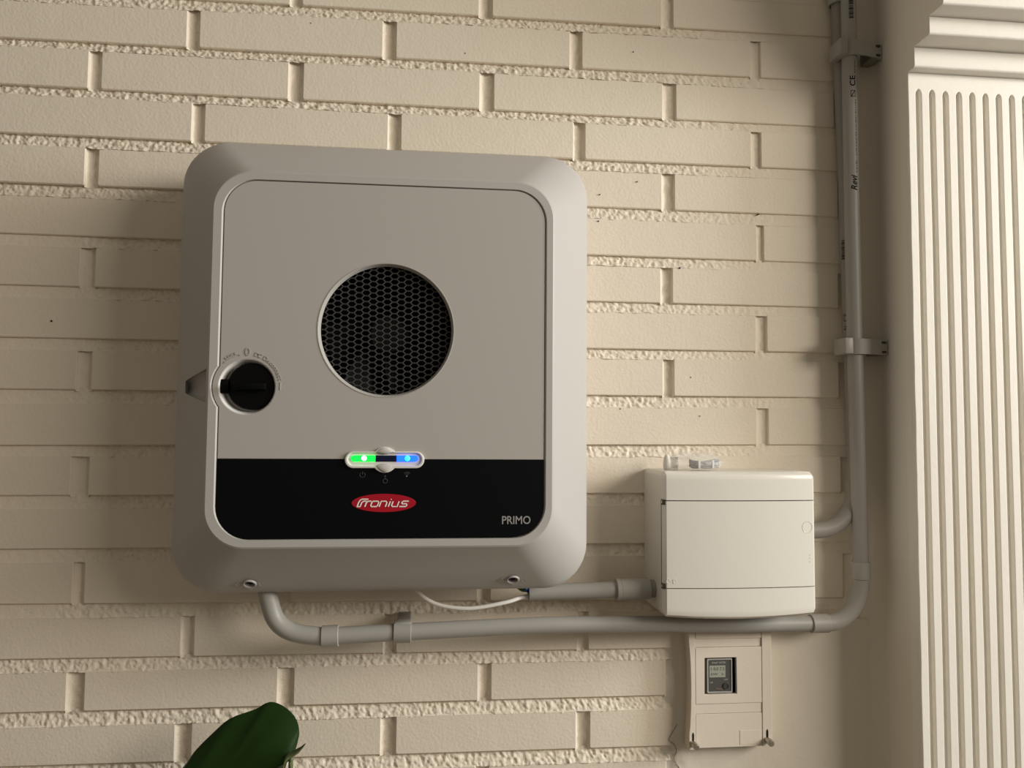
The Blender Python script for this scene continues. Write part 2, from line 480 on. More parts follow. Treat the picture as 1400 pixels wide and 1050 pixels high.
# pinholes in the paint
for (x, z, r0) in ((.6602, 1.47, .0013), (-.1446, 1.3799, .0012), (.5478, 1.5306, .0010), (.6747, 1.3213, .0009), (.687, 1.2691, .0008), (.7727, 1.5483, .0009), (.5498, 1.5672, .0008), (.6014, 1.5869, .0008), (.5966, 1.768, .0007), (.5779, 1.2778, .0008), (.1627, 1.7809, .0007), (.366, 1.7523, .0007)):
    v, f = loft_xz([(circle(x, z, r0, 8), 0.004), (circle(x, z, r0, 8), -0.0009)])
    obj('pinhole', v, f, 'gap', wall)

tag(obj('floor', *box_data(-2.2, 3.2, -3.2, 0.12, -0.04, 0.0), 'floor'), 'brown tiled floor below the wall', 'floor', kind='structure')

# ------------------------------------------------------------------ pier and fluted pilaster
pier = obj('wall_right', *box_data(0.937, 1.75, -0.070, 0.012, 0.0, 2.42), 'pier')
tag(pier, 'plain plastered pier side in the corner next to the fluted trim', 'wall', kind='structure')
# plaster rounded into the corner
RF = 0.024
prof = [(0.9375 - RF + RF*math.sin(a), -0.0008 - RF + RF*math.cos(a)) for a in [PI/2*k/10 for k in range(11)]]
prof = [(0.9375 - RF - .004, 0.001)] + prof + [(0.9382, -RF - .004), (0.9382, 0.001)]
v, f = loft([[(x, y, z) for x, y in prof] for z in [2.40*k/6 for k in range(7)]])
place(obj('corner_fillet', v, f, 'plaster', None, 40), pier)

trim = tag(obj('trim_1', *box_data(0.9370, 1.74, -0.0830, -0.070, 0.0, 1.7168), 'trim'),
           'white fluted pilaster with stepped cornice beside the brick wall', 'trim', kind='structure')
edge = []
for i in range(90):
    z = 0.0 + (1.7168)*i/89
    edge.append((0.9370 + 0.0007*noise.noise((z*17, 0, 0)) + 0.0004*noise.noise((z*60, 3, 0)), z))
front = [(1.735, 0.0), (1.735, 1.7168)] + list(reversed(edge))
slots = []
for i in range(40):
    cx = 0.9513 + 0.01864*i
    if cx > 1.72: break
    hw = 0.0039; top = 1.6932 + random.uniform(-.0006, .0006)
    l = []
    nn = 24
    for j in range(nn + 1):
        z = 0.12 + (top - 0.006 - 0.12)*j/nn
        l.append((cx - hw + 0.00035*noise.noise((z*25, i*3.7, 0)), z))
    for a in range(1, 7):
        t = PI - PI*a/7
        l.append((cx + hw*math.cos(t), top - 0.006 + 0.0075*math.sin(t)**1.15))
    for j in range(nn, -1, -1):
        z = 0.12 + (top - 0.006 - 0.12)*j/nn
        l.append((cx + hw + 0.00035*noise.noise((z*25, i*3.7 + 1.3, 0)), z))
    slots.append(l)
me = curve_mesh([front] + slots, -0.0895, 0.0085, 0.0009); me.name = 'fluted_panel'
place(link('fluted_panel', me, 'trim', None, 30), trim)
for (z0, z1, y) in ((1.7168, 1.7440, -0.1045), (1.7440, 1.7677, -0.1355), (1.7677, 1.806, -0.1620), (1.806, 1.842, -0.194), (1.842, 1.92, -0.226)):
    prof = [(-0.070, z0), (y + .003, z0), (y + .0009, z0 + .0009), (y, z0 + .003), (y, z1 - .003), (y + .0009, z1 - .0009), (y + .003, z1), (-0.070, z1)]
    rings = []
    for q in range(41):
        x = 0.9370 + (1.735 - 0.9370)*q/40
        rings.append([(x, a + (0.0005*noise.noise((x*22, b_*60, 5)) if a < y + .001 and 0 < q < 40 else 0), b_ + (0.0005*noise.noise((x*26, a*50, b_*3)) if y - .0001 < a < y + .001 and 0 < q < 40 else 0)) for a, b_ in prof])
    v, f = loft(rings)
    place(obj('cornice_step', v, f, 'trim', None, 50), trim)

# ------------------------------------------------------------------ the inverter
inv = tag(empty('solar_inverter', (0.2757, 0.0, 1.0607)),
          'light grey wall mounted solar inverter with round fan grille and black lower panel', 'inverter')
IX, IZ = 0.2752, 1.3229
RW, RH = 0.480, 0.5244
FX, FZ, FW, FH = 0.2757, 1.3253, 0.3744, 0.408
PX0, PX1, PZ0, PZ1 = 0.1005, 0.4526, 1.1308, 1.5196
PCX, PCZ, PW, PH = (PX0+PX1)/2, (PZ0+PZ1)/2, PX1-PX0, PZ1-PZ0
YF = -0.155
S = 12
levels = [
 (rrect(IX, IZ, 0.440, 0.490, 0.045, S), -0.016),
 (rrect(IX, IZ, 0.448, 0.498, 0.045, S), -0.020),
 (rrect(IX, IZ, 0.468, 0.514, 0.050, S), -0.062),
 (rrect(IX, IZ, RW - .001, RH - .001, 0.053, S), -0.076),
 (rrect(IX, IZ, RW, RH, 0.053, S), -0.081),
 (rrect(IX, IZ, RW - .0005, RH - .0005, 0.053, S), -0.086),
 (rrect(IX, IZ, RW - .004, RH - .004, 0.052, S), -0.0905),
 (rrect(IX, IZ, RW - .012, RH - .012, 0.050, S), -0.0965),
 (rrect((IX+FX)/2, (IZ+FZ)/2, (RW-.012+FW+.006)/2, (RH-.012+FH+.006)/2, 0.047, S), -0.1245),
 (rrect(FX, FZ, FW + .006, FH + .006, 0.045, S), -0.1510),
 (rrect(FX, FZ, FW + .002, FH + .002, 0.043, S), -0.1538),
 (rrect(FX, FZ, FW - .002, FH - .002, 0.041, S), YF),
]
v, f = loft_xz(levels)
housing = place(obj('housing', v, f, 'grey', None, 22), inv)
SWX, SWZ, SWR = 0.1292, 1.2934, 0.0300
FANX, FANZ, FANR = 0.2768, 1.3580, 0.0722
def cyl_y(cx, cz, r, y0, y1, n=64, r1=None):
    return loft_xz([(circle(cx, cz, r, n), y0), (circle(cx, cz, r1 or r, n), y1)])
pan = rrect(PCX, PCZ, PW + .0016, PH + .0016, 0.0358, S)
pan2 = rrect(PCX, PCZ, PW + .0050, PH + .0024, 0.0370, S)
cut_panel = loft_xz([(pan2, -0.170), (pan2, YF - .0001), (pan, YF + 0.0018), (pan, -0.1495)])
cut_bulge = loft_xz([(circle(SWX, SWZ, 0.0382, 64), -0.170), (circle(SWX, SWZ, 0.0382, 64), YF - .0001), (circle(SWX, SWZ, 0.0369, 64), YF + .0018), (circle(SWX, SWZ, 0.0369, 64), -0.1495)])
cut_fan = cyl_y(FANX, FANZ, 0.078, -0.172, -0.070, 72)
cut_sw = cyl_y(SWX, SWZ, 0.0345, -0.173, -0.134)
# tapered finger scoop in the left bevel next to the rotary switch
def scoop():
    rings = []
    for (x, yc, hh) in ((0.0520, -0.1070, 0.0068), (0.0560, -0.1120, 0.0090), (0.0800, -0.1400, 0.0180), (0.0862, -0.1480, 0.0200)):
        pr = []
        for k in range(16):
            a = 2*PI*k/16
            pr.append((x, yc + 0.0105*math.cos(a), 1.2945 + hh*math.sin(a)))
        rings.append(pr)
    return loft(rings)
scoop_cut = scoop()
# screw holes bored into the lower bevel
bev_n = Vector((0, -0.0482, -0.0545)).normalized()
SCREWS = [Vector((0.1275, -0.1075, 1.0748)), Vector((0.4240, -0.1075, 1.0758))]
def cyl_dir(p, d, r, a, b, n=24):
    d = d.normalized(); e1 = Vector((1, 0, 0)); e2 = d.cross(e1)
    return loft([[p + d*s + r*(math.cos(2*PI*k/n)*e1 + math.sin(2*PI*k/n)*e2) for k in range(n)] for s in (a, b)])
cuts = [cut_panel, cut_bulge, cut_fan, cut_sw, scoop_cut] + [cyl_dir(p, bev_n, 0.0056, -0.022, 0.012) for p in SCREWS]
boolean_cut(housing, cuts)
bevel_box('wall_bracket', 0.10, 0.45, -0.018, 0.001, 1.12, 1.50, 0.002, 'steel', inv)

# front cover: grey upper plate with fan opening and switch recess, black lower plate
BZ = 1.2162
def upper_outline():
    r = 0.035; p = [(PX0, BZ), (PX1, BZ)]
    for k in range(S + 1):
        a = PI/2*k/S; p.append((PX1 - r + r*math.cos(a), PZ1 - r + r*math.sin(a)))
    for k in range(S + 1):
        a = PI/2 + PI/2*k/S; p.append((PX0 + r + r*math.cos(a), PZ1 - r + r*math.sin(a)))
    a0 = math.acos((PX0 - SWX)/0.0362)
    p.append((PX0, SWZ + 0.0362*math.sin(a0) + 0.004))
    for k in range(17):
        a = a0 + (2*PI - 2*a0)*k/16
        p.append((SWX + 0.0362*math.cos(a), SWZ + 0.0362*math.sin(a)))
    p.append((PX0, SWZ - 0.0362*math.sin(a0) - 0.004))
    return p
cover = plate('front_cover', [upper_outline(), circle(FANX, FANZ, 0.0744, 72), circle(SWX, SWZ, SWR, 56)], YF + 0.0011, 0.0042, 'panel', inv, 0.0006)
r = 0.035
low = [(PX1, BZ - .0003), (PX0, BZ - .0003)]
for k in range(S + 1):
    a = PI + PI/2*k/S; low.append((PX0 + r + r*math.cos(a), PZ0 + r + r*math.sin(a)))
for k in range(S + 1):
    a = 1.5*PI + PI/2*k/S; low.append((PX1 - r + r*math.cos(a), PZ0 + r + r*math.sin(a)))
lower = plate('lower_panel', [low], YF + 0.0011, 0.0042, 'black', inv, 0.0005)
YP = YF + 0.0011     # face of the cover plates

# fan opening: dark well, fan and expanded metal grille
v, f = loft_xz([(circle(FANX, FANZ, 0.0775, 64), -0.1490), (circle(FANX, FANZ, 0.0772, 64), -0.0710)], cap0=False)
place(obj('fan_well', v, f, 'cavity', None, 30), inv)
fan = place(obj('fan', *tube_data([(FANX, -0.074, FANZ), (FANX, -0.108, FANZ), (FANX, -0.112, FANZ)], 0.024, 32, [0.024, 0.024, 0.020]), 'fan', None, 30), inv)
for k in range(7):
    a0 = 2*PI*k/7
    V = []
    for i in range(6):
        rr = 0.022 + 0.050*i/5; sw = a0 + 0.35*i/5
        for j in range(4):
            a = sw + 0.62*j/3
            V.append((FANX + rr*math.cos(a), -0.100 + 0.022*j/3, FANZ + rr*math.sin(a)))
    n0 = len(V); V += [(x, y + 0.0012, z) for x, y, z in V]
    F = []
    for i in range(5):
        for j in range(3):
            q = (i*4+j, i*4+j+1, (i+1)*4+j+1, (i+1)*4+j)
            F.append(q); F.append(tuple(n0 + t for t in reversed(q)))
    o = obj('fan_blade', V, F, 'fan', None, 60); o.parent = fan
segs = []
px, pz = 0.0155, 0.00645; bb, cc = 0.0023, 0.00545
for i in range(-11, 12):
    for j in range(-13, 14):
        cx = FANX + i*px/2; cz = FANZ + (j + (0.5 if i % 2 else 0))*pz
        tl, tr, rt, br = (cx - bb, cz + pz/2), (cx + bb, cz + pz/2), (cx + cc, cz), (cx + bb, cz - pz/2)
        for a, b in ((tl, tr), (tr, rt), (rt, br)):
            m = ((a[0]+b[0])/2 - FANX, (a[1]+b[1])/2 - FANZ)
            if math.hypot(*m) < 0.0762:
                segs.append([(a[0], -0.1465, a[1]), (b[0], -0.1465, b[1])])
V, F = bands_mesh(segs, 0.00080, 5)
place(obj('fan_grille', V, F, 'grille', None, 50), inv)

v, f = loft_xz([(circle(FANX, FANZ, 0.0752, 72), YP + .0006), (circle(FANX, FANZ, 0.0745, 72), YP - .0005), (circle(FANX, FANZ, 0.0738, 72), YP - .0003), (circle(FANX, FANZ, 0.0716, 72), YP + 0.0044), (circle(FANX, FANZ, 0.0716, 72), YP + 0.0060)], cap0=False, cap1=False)
place(obj('fan_rim', v, f, 'panel', None, 40), inv)

# rotary switch
v, f = loft_xz([(circle(SWX, SWZ, SWR + .0012, 56), YP + 0.0009), (circle(SWX, SWZ, SWR - .0002, 56), YP + 0.0004), (circle(SWX, SWZ, SWR - .0022, 56), -0.148), (circle(SWX, SWZ, SWR - .0040, 56), -0.1395)], cap0=False)
place(obj('switch_recess', v, f, 'white_lens', None, 50), inv)
KX, KZ, KR = 0.1328, 1.2940, 0.0252
v, f = loft_xz([(circle(KX, KZ, KR, 48), -0.137), (circle(KX, KZ, KR, 48), -0.1500), (circle(KX, KZ, KR - .0012, 48), -0.1515)])
knob = place(obj('rotary_knob', v, f, 'knob', None, 30), inv)
def sub(o, part):
    o.parent = part          # part sits at the world origin of its mesh, so coordinates carry over
    return o
sub(bevel_box('knob_tab', 0.1008, 0.1120, -0.1515, -0.139, KZ - .0076, KZ + .0076, 0.0008, 'knob'), knob)
sub(bevel_box('knob_grip', 0.1165, 0.1500, -0.1625, -0.150, KZ - .0038, KZ + .0034, 0.0012, 'knob'), knob)

# raised lettering around the switch
def arc_text(name, s, r, a_start, a_end, size, part, mat_):
    ms = []
    w = [0.45 if ch in 'il' else (1.0 if ch == ' ' else 1.0) for ch in s]
    tot = sum(w); acc = 0
    for ch, ww in zip(s, w):
        a = a_start + (a_end - a_start)*(acc + ww/2)/tot; acc += ww
        if ch == ' ': continue
        me = text_raw(ch, size, 0.0006, 0.00010)
        me.transform(Matrix.Translation((SWX + r*math.cos(a), YP, SWZ + r*math.sin(a))) @ TO_WALL @ Matrix.Rotation(a - PI/2, 4, 'Z'))
        ms.append(me)
    me = join_meshes(name, ms)
    return sub(link(name, me, mat_), part)
R_ = math.radians
arc_text('switch_lettering', 'DC Disconnect', 0.0360, R_(77), R_(11), 0.0064, cover, 'emboss')
arc_text('lock_lettering', 'LOCK', 0.0376, R_(129), R_(107), 0.0040, cover, 'emboss')
arc_text('position_mark', '0', 0.0375, R_(92), R_(88), 0.0125, cover, 'emboss')
sub(bevel_box('position_mark', 0.1636, 0.1649, YP - .0005, YP + .001, 1.2902, 1.2988, 0.0002, 'emboss', None, 1), cover)
V, F = bands_mesh([[(SWX + 0.0352*math.cos(R_(a)), YP, SWZ + 0.0352*math.sin(R_(a))) for a in range(104, 134, 4)]], 0.0004, 5)
for a, s_ in ((104, -1), (132, 1)):
    b = len(V)
    def pp(rr, ang): return (SWX + rr*math.cos(R_(ang)), rr, SWZ + rr*math.sin(R_(ang)))
    q = [pp(0.0352, a + s_*3.2), pp(0.0340, a - s_*0.8), pp(0.0364, a - s_*0.8)]
    V += [(x, YP - .0005, z) for x, _, z in q] + [(x, YP + .0005, z) for x, _, z in q]
    F += [(b, b+1, b+2), (b+3, b+5, b+4), (b, b+3, b+4, b+1), (b+1, b+4, b+5, b+2), (b+2, b+5, b+3, b)]
sub(obj('lock_arrow', V, F, 'emboss'), cover)

# status light
LX, LZ = 0.2775, 1.2156
hl, hr = 0.0429, 0.0092
def pill(cx, cz, h, r, n=10):
    p = []
    for k in range(n + 1):
        a = -PI/2 + PI*k/n; p.append((cx + h - r + r*math.cos(a), cz + r*math.sin(a)))
    for k in range(n + 1):
        a = PI/2 + PI*k/n; p.append((cx - h + r + r*math.cos(a), cz + r*math.sin(a)))
    return p
def pill_with_ring(cx, cz, h, r, R):
    a = math.asin(r/R); p = []
    n = 10
    for k in range(n + 1):
        t = -PI/2 + PI*k/n; p.append((cx + h - r + r*math.cos(t), cz + r*math.sin(t)))
    for k in range(n + 1):
        t = a + (PI - 2*a)*k/n; p.append((cx + R*math.cos(t), cz + R*math.sin(t)))
    for k in range(n + 1):
        t = PI/2 + PI*k/n; p.append((cx - h + r + r*math.cos(t), cz + r*math.sin(t)))
    for k in range(n + 1):
        t = PI + a + (PI - 2*a)*k/n; p.append((cx + R*math.cos(t), cz + R*math.sin(t)))
    return p
light = plate('status_light', [pill_with_ring(LX, LZ, hl, hr, 0.0141), pill(LX, LZ + .0006, 0.0395, 0.0066)], YP - 0.0026, 0.0040, 'white_lens', inv, 0.0011)
me = curve_mesh([pill(LX, LZ + .0006, 0.0398, 0.0069), pill(LX, LZ + .0014, 0.0362, 0.0034)], YP - 0.0008, 0.0016, 0.0); me.name = 'light_trough'
sub(link('light_trough', me, 'white_lens', None, 30), light)
def lens(name, x0, x1, mat_, rl, rr_):
    p = []
    z0, z1 = LZ + .0014 - .0033, LZ + .0014 + .0033; h = (z1 - z0)/2; zc = (z0 + z1)/2
    if rr_:
        p += [(x1 - h + h*math.cos(-PI/2 + PI*k/8), zc + h*math.sin(-PI/2 + PI*k/8)) for k in range(9)]
    else: p += [(x1, z0), (x1, z1)]
    if rl:
        p += [(x0 + h + h*math.cos(PI/2 + PI*k/8), zc + h*math.sin(PI/2 + PI*k/8)) for k in range(9)]
    else: p += [(x0, z1), (x0, z0)]
    me = curve_mesh([p], YP - 0.0019, 0.0030, 0.0006); me.name = name
    return sub(link(name, me, mat_, None, 40), light)
lens('green_lens', 0.2413, 0.2672, 'green', True, False)
lens('display_strip', 0.2673, 0.2902, 'dark_lens', False, False)
lens('blue_lens', 0.2903, 0.3137, 'blue', False, True)
for nm, cx, m_ in (('green_diode', 0.2553, 'green_core'), ('blue_diode', 0.3020, 'blue_core')):
    v, f = loft_xz([(circle(cx, LZ + .0017, 0.0030, 16), YP - .0017), (circle(cx, LZ + .0017, 0.0026, 16), YP - .0022), (circle(cx, LZ + .0017, 0.0014, 16), YP - .0025)])
    sub(obj(nm, v, f, m_, None, 50), light)
for sgn in (1, -1):                     # two lens-shaped caps above and below the strip
    V = []; n = 12
    zb = LZ + (0.0062 if sgn > 0 else -0.0040)
    zt = LZ + sgn*0.0133
    hw = 0.0089
    rows = 5
    for j in range(rows + 1):
        t = j/rows
        for k in range(n + 1):
            s_ = -1 + 2*k/n
            x = LX + hw*s_
            bulge = 1 - s_*s_
            zlo = zb - sgn*0.0022*bulge + sgn*0.0022; zhi = zb + sgn*0.0018 + (zt - zb - sgn*0.0018)*bulge**0.8
            z = zlo + (zhi - zlo)*t
            y = YP - 0.0026 - 0.0016*bulge*(math.sin(PI*t)**0.6) - 0.0002
            V.append((x, y, z))
    b = len(V); V += [(x, YP - 0.0015, z) for x, y, z in V]
    w = n + 1; F = []
    for j in range(rows):
        for k in range(n):
            q = (j*w+k, j*w+k+1, (j+1)*w+k+1, (j+1)*w+k)
            F.append(q); F.append(tuple(b + t for t in reversed(q)))
    for k in range(n):
        F.append((k, k+1, b+k+1, b+k)); F.append((rows*w+k, rows*w+k+1, b+rows*w+k+1, b+rows*w+k))
    sub(obj('button_cap', V, F, 'cap', None, 60), light)

# small icons under the light
def strokes(name, polylines, rad, material, part, n=5):
    V, F = bands_mesh([[(x, YP - .0001, z) for x, z in pl] for pl in polylines], rad, n)
    return sub(obj(name, V, F, material), part)
def arc(cx, cz, r, a0, a1, n=12): return [(cx + r*math.cos(R_(a0 + (a1 - a0)*k/n)), cz + r*math.sin(R_(a0 + (a1 - a0)*k/n))) for k in range(n + 1)]
strokes('power_icon', [arc(0.2536, 1.1992, 0.0028, 125, 415), [(0.2536, 1.1998), (0.2536, 1.2028)]], 0.00036, 'icon', lower)
strokes('touch_icon', [arc(0.2782, 1.1926, 0.0024, 0, 360), [(0.2779, 1.1940), (0.2779, 1.1975)], arc(0.2779, 1.1972, 0.0012, 20, 160)], 0.00040, 'icon', lower)
strokes('wireless_icon', [arc(0.3015, 1.1977, 0.0022, 45, 135), arc(0.3015, 1.1977, 0.0034, 45, 135), arc(0.3015, 1.1977, 0.0046, 45, 135)], 0.00036, 'icon', lower)
strokes('wireless_icon_dot', [arc(0.3015, 1.1977, 0.0004, 0, 300, 6)], 0.0005, 'print_grey', lower)

# red oval badge with the maker's name
BX, BZc = 0.2772, 1.1688
badge = plate('badge', [[(BX + 0.0346*math.cos(2*PI*k/56), BZc + 0.0099*math.sin(2*PI*k/56)) for k in range(56)]], YP - 0.0007, 0.0012, 'red', inv, 0.0003)
sh = 0.38
def L_(x, z): return (BX + x*0.001 + z*0.001*sh, BZc + z*0.001)
letters = [
 [L_(-27.3, -3.9), L_(-27.3, 1.2), L_(-26.6, 3.2), L_(-25.0, 4.1), L_(-18.2, 4.1)],      # F stem and top bar
 [L_(-27.5, -3.9), L_(-24.0, -3.9), L_(-24.0, 0.4), L_(-22.6, 1.9), L_(-19.0, 1.9)],     # F inner stroke
 [L_(-19.0, -3.9), L_(-19.0, 0.4), L_(-17.8, 1.9), L_(-13.9, 1.9)],                       # r
 [L_(-9.9, 1.9), L_(-12.2, 1.9), L_(-13.2, 0.9), L_(-13.2, -2.7), L_(-12.0, -3.9), L_(-7.0, -3.9), L_(-5.9, -2.9), L_(-5.9, 0.9), L_(-7.0, 1.9), L_(-10.0, 1.9)],   # o
 [L_(-3.6, -3.9), L_(-3.6, 1.9), L_(1.6, 1.9), L_(3.0, 0.6), L_(3.0, -3.9)],              # n
 [L_(6.2, -3.9), L_(6.2, 1.9)], [L_(6.2, 3.7), L_(6.2, 4.4)],                             # i
 [L_(9.2, 1.9), L_(9.2, -2.6), L_(10.5, -3.9), L_(15.6, -3.9), L_(15.6, 1.9)],            # u
 [L_(26.2, 1.9), L_(20.2, 1.9), L_(19.2, 1.0), L_(19.2, -0.2), L_(20.2, -1.0), L_(24.6, -1.0), L_(25.4, -1.8), L_(25.4, -3.0), L_(24.6, -3.9), L_(18.2, -3.9)],   # s
]
V, F = bands_mesh([[(x, 0, z) for x, z in pl] for pl in letters], 0.00074, 6)
V = [(x, YP - 0.0009 + y*0.45, z) for x, y, z in V]
sub(obj('badge_lettering', V, F, 'badge_white'), badge)
me = text_raw('PRIMO', 0.0128, 0.0002, 0.00016, 0.0, 0.80); me.materials.clear()
xs = [v.co.x for v in me.vertices]; ys = [v.co.y for v in me.vertices]
me.transform(Matrix.Diagonal((0.0317/(max(xs) - min(xs)), 0.0090/(max(ys) - min(ys)), 1, 1)))
ys = [v.co.y for v in me.vertices]
me.transform(Matrix.Translation((0.4222, YP, 1.1497)) @ TO_WALL @ Matrix.Translation((0, -(max(ys)+min(ys))/2, 0)))
sub(link('model_lettering', me, 'print_grey'), lower)

# screw holes with rims and lock icons in the lower bevel
for p in SCREWS:
    e1 = Vector((1, 0, 0)); e2 = bev_n.cross(e1)
    ring = []
    for (rr, s_) in ((0.0056, -0.006), (0.0056, 0.0010), (0.0064, 0.0016), (0.0074, 0.0012), (0.0078, -0.0004)):
        ring.append([p + bev_n*s_ + rr*(math.cos(2*PI*k/24)*e1 + math.sin(2*PI*k/24)*e2) for k in range(24)])
    hole = place(obj('screw_rim', *loft(ring, False, False), 'grey', None, 50), inv)
    sub(obj('hole_shade_disc', *cyl_dir(p, bev_n, 0.0055, -0.0215, -0.0030), 'cavity', None, 30), hole)  # black disc near the rim, paints in the shade inside the hole
    def on(a, b): return p + e1*a - e2*b + bev_n*0.0004
    segs = [[on(0.0125 + 0.0022*math.cos(R_(t)), 0.0006 + 0.0030*math.sin(R_(t))) for t in range(-20, 201, 20)], [on(0.0103, -0.0002), on(0.0103, -0.003)],
            [on(-0.0135 + 0.0020*math.cos(R_(t)), 0.0004 + 0.0028*math.sin(R_(t))) for t in range(60, 300, 20)],
            [on(-0.0105 + 0.0015*math.cos(R_(t)), 0.0012 + 0.0022*math.sin(R_(t))) for t in range(0, 181, 20)], [on(-0.0120, 0.001), on(-0.0120, -0.003)],
            [on(-0.0015, 0.0098), on(-0.0015, 0.0120)], [on(0.0008, 0.0098), on(0.0008, 0.0120)]]
    V, F = bands_mesh(segs, 0.00035, 5)
    place(obj('lock_icon', V, F, 'emboss'), inv)

# ------------------------------------------------------------------ white breaker box
XL, XR, ZB, ZT, YB = 0.6103, 0.8056, 1.0238, 1.1990, -0.0845
bx = tag(empty('breaker_box', ((XL+XR)/2, 0, ZB)), 'glossy white plastic breaker box with hinged door below the conduits corner', 'breaker box')
rings = []
for (y, ins, rad) in ((0.0005, 0, 0.006), (-0.060, 0, 0.006), (-0.076, 0.0, 0.007), (-0.0790, 0.0004, 0.008)):
    rings.append((rrect((XL+XR)/2, (ZB+ZT)/2, XR - XL - 2*ins, ZT - ZB - 2*ins, rad, 6), y))
v, f = loft_xz(rings)
place(obj('base_box', v, f, 'box_base', None, 40), bx)
v, f = box_data(XL + .002, XR - .002, -0.0815, -0.078, ZB + .03, ZT - .03)
place(obj('inner_frame', v, f, 'gap'), bx)
def front_piece(name, z0, z1, rt, rbm, parent, belly=0.0, nx=28, nz=10):
    """one piece of the gently bowed front with rolled outer edges"""
    V = []; xc = (XL + XR)/2; hw = (XR - XL)/2
    for j in range(nz + 1):
        tz = j/nz
        for i in range(nx + 1):
            s_ = -1 + 2*i/nx
            s_ = math.copysign(abs(s_)**0.6, s_)
            z = z0 + (z1 - z0)*tz
            y = YB - 0.0052*(1 - s_*s_)
            ex = hw*(1 - abs(s_))
            if ex < 0.005: y += 0.005*(1 - math.sqrt(max(0, 1 - (1 - ex/0.005)**2)))
            if rt and z1 - z < rt: y += rt*(1 - math.sqrt(max(0, 1 - (1 - (z1 - z)/rt)**2)))
            if rbm and z - z0 < rbm: y += rbm*(1 - math.sqrt(max(0, 1 - (1 - (z - z0)/rbm)**2)))
            zz = z - belly*(1 - s_*s_)*(1 if rbm else 0)*(1 - tz)
            if ex < 0.006:       # rounded outer corners
                dz = 0.006*(1 - math.sqrt(max(0, 1 - (1 - ex/0.006)**2)))
                if rt: zz = min(zz, z1 - dz)
                if rbm: zz = max(zz, z0 + dz)
            V.append((xc + hw*s_, y, zz))
    w = nx + 1; b = len(V)
    V += [(x, -0.0785, z) for x, y, z in V]
    F = []
    for j in range(nz):
        for i in range(nx):
            q = (j*w+i, j*w+i+1, (j+1)*w+i+1, (j+1)*w+i)
            F.append(q); F.append(tuple(b + t for t in reversed(q)))
    for i in range(nx): F += [(i, i+1, b+i+1, b+i), (nz*w+i, nz*w+i+1, b+nz*w+i+1, b+nz*w+i)]
    for j in range(nz): F += [(j*w, (j+1)*w, b+(j+1)*w, b+j*w), (j*w+nx, (j+1)*w+nx, b+(j+1)*w+nx, b+j*w+nx)]
    return place(obj(name, V, F, 'box', None, 35), parent)
front_piece('top_cover', 1.16455, ZT + .0005, 0.008, 0, bx)
door = front_piece('door', 1.05870, 1.16345, 0, 0, bx)
front_piece('bottom_cover', ZB - .0005, 1.05760, 0, 0.007, bx, 0.0035)
def bow(x):
    s_ = (x - (XL+XR)/2)/((XR-XL)/2); return YB - 0.0052*(1 - s_*s_)
V, F = bands_mesh([[(0.7935 + 0.0066*math.cos(2*PI*k/24), bow(0.7935 + 0.0066*math.cos(2*PI*k/24)) + 0.0001, 1.1310 + 0.0072*math.sin(2*PI*k/24)) for k in range(25)]], 0.0004, 5)
sub(obj('latch_ring', V, F, 'box_base'), door)
V, F = bands_mesh([[(0.6165 + 0.0024*math.cos(2*PI*k/14), bow(0.6165), 1.0668 + 0.0024*math.sin(2*PI*k/14)) for k in range(15)],
                   [(0.6154, bow(0.616), 1.0668), (0.6178, bow(0.6175), 1.0676)], [(0.6168, bow(0.6165), 1.0656), (0.6168, bow(0.6165), 1.0684)],
                   [(0.6236 + 0.0024*math.cos(2*PI*k/14), bow(0.6236), 1.0668 + 0.0024*math.sin(2*PI*k/14)) for k in range(-5, 6)],
                   [(0.6222, bow(0.6222), 1.0652), (0.6222, bow(0.6222), 1.0684)], [(0.6222, bow(0.6222), 1.0652), (0.6234, bow(0.6234), 1.0652)]], 0.00042, 5)
sub(obj('embossed_mark', V, F, 'box'), door)
ms = []
for k, ch in enumerate('ooo'):
    me = text_raw(ch, 0.0052, 0.0002, 0.0, 0, 0.9)
    me.transform(Matrix.Translation((0.7956, bow(0.7956) + .0001, 1.0885 + 0.0042*k)) @ TO_WALL @ Matrix.Rotation(PI/2, 4, 'Z')); ms.append(me)
sub(link('embossed_mark', join_meshes('embossed_mark', ms), 'box'), door)
for z in (1.1620, 1.0605):
    h = bevel_box('hinge', XL - 0.0006, XL + 0.004, -0.0835, -0.0765, z - 0.0032, z + 0.0032, 0.0004, 'gap', bx, 1)
    sub(bevel_box('hinge_pin', XL - 0.0011, XL + 0.002, -0.0825, -0.0800, z - 0.0014, z + 0.0020, 0.0004, 'box_base', None, 1), h)
bevel_box('hinge_slit', XL - 0.0003, XL + 0.002, -0.0772, -0.0764, 1.0625, 1.1600, 0, 'gap', bx)

# clear bag with a small coiled lead on top of the box
bag_c = Vector((0.6640, -0.050, 1.2000))
V = []; nu, nv = 28, 12
for j in range(nv + 1):
    ph = PI*j/nv
    for i in range(nu):
        a = 2*PI*i/nu
        d = Vector((math.sin(ph)*math.cos(a), math.sin(ph)*math.sin(a), math.cos(ph)))
        nz_ = 1 + 0.22*noise.noise(d*2.6 + Vector((3, 1, 0))) + 0.10*noise.noise(d*7)
        x = bag_c.x + 0.0335*nz_*math.copysign(abs(d.x)**0.8, d.x); y = bag_c.y + 0.020*nz_*d.y
        z = bag_c.z + 0.0085 + 0.0112*nz_*d.z*(1.10 - 0.25*d.x)
        V.append((x, y, max(z, bag_c.z + 0.0003)))
F = [(j*nu+i, j*nu+(i+1) % nu, (j+1)*nu+(i+1) % nu, (j+1)*nu+i) for j in range(nv) for i in range(nu)]
tag(obj('plastic_bag', V, F, 'bag', None, 60), 'crumpled clear plastic bag lying on top of the white box', 'bag')
pts = []
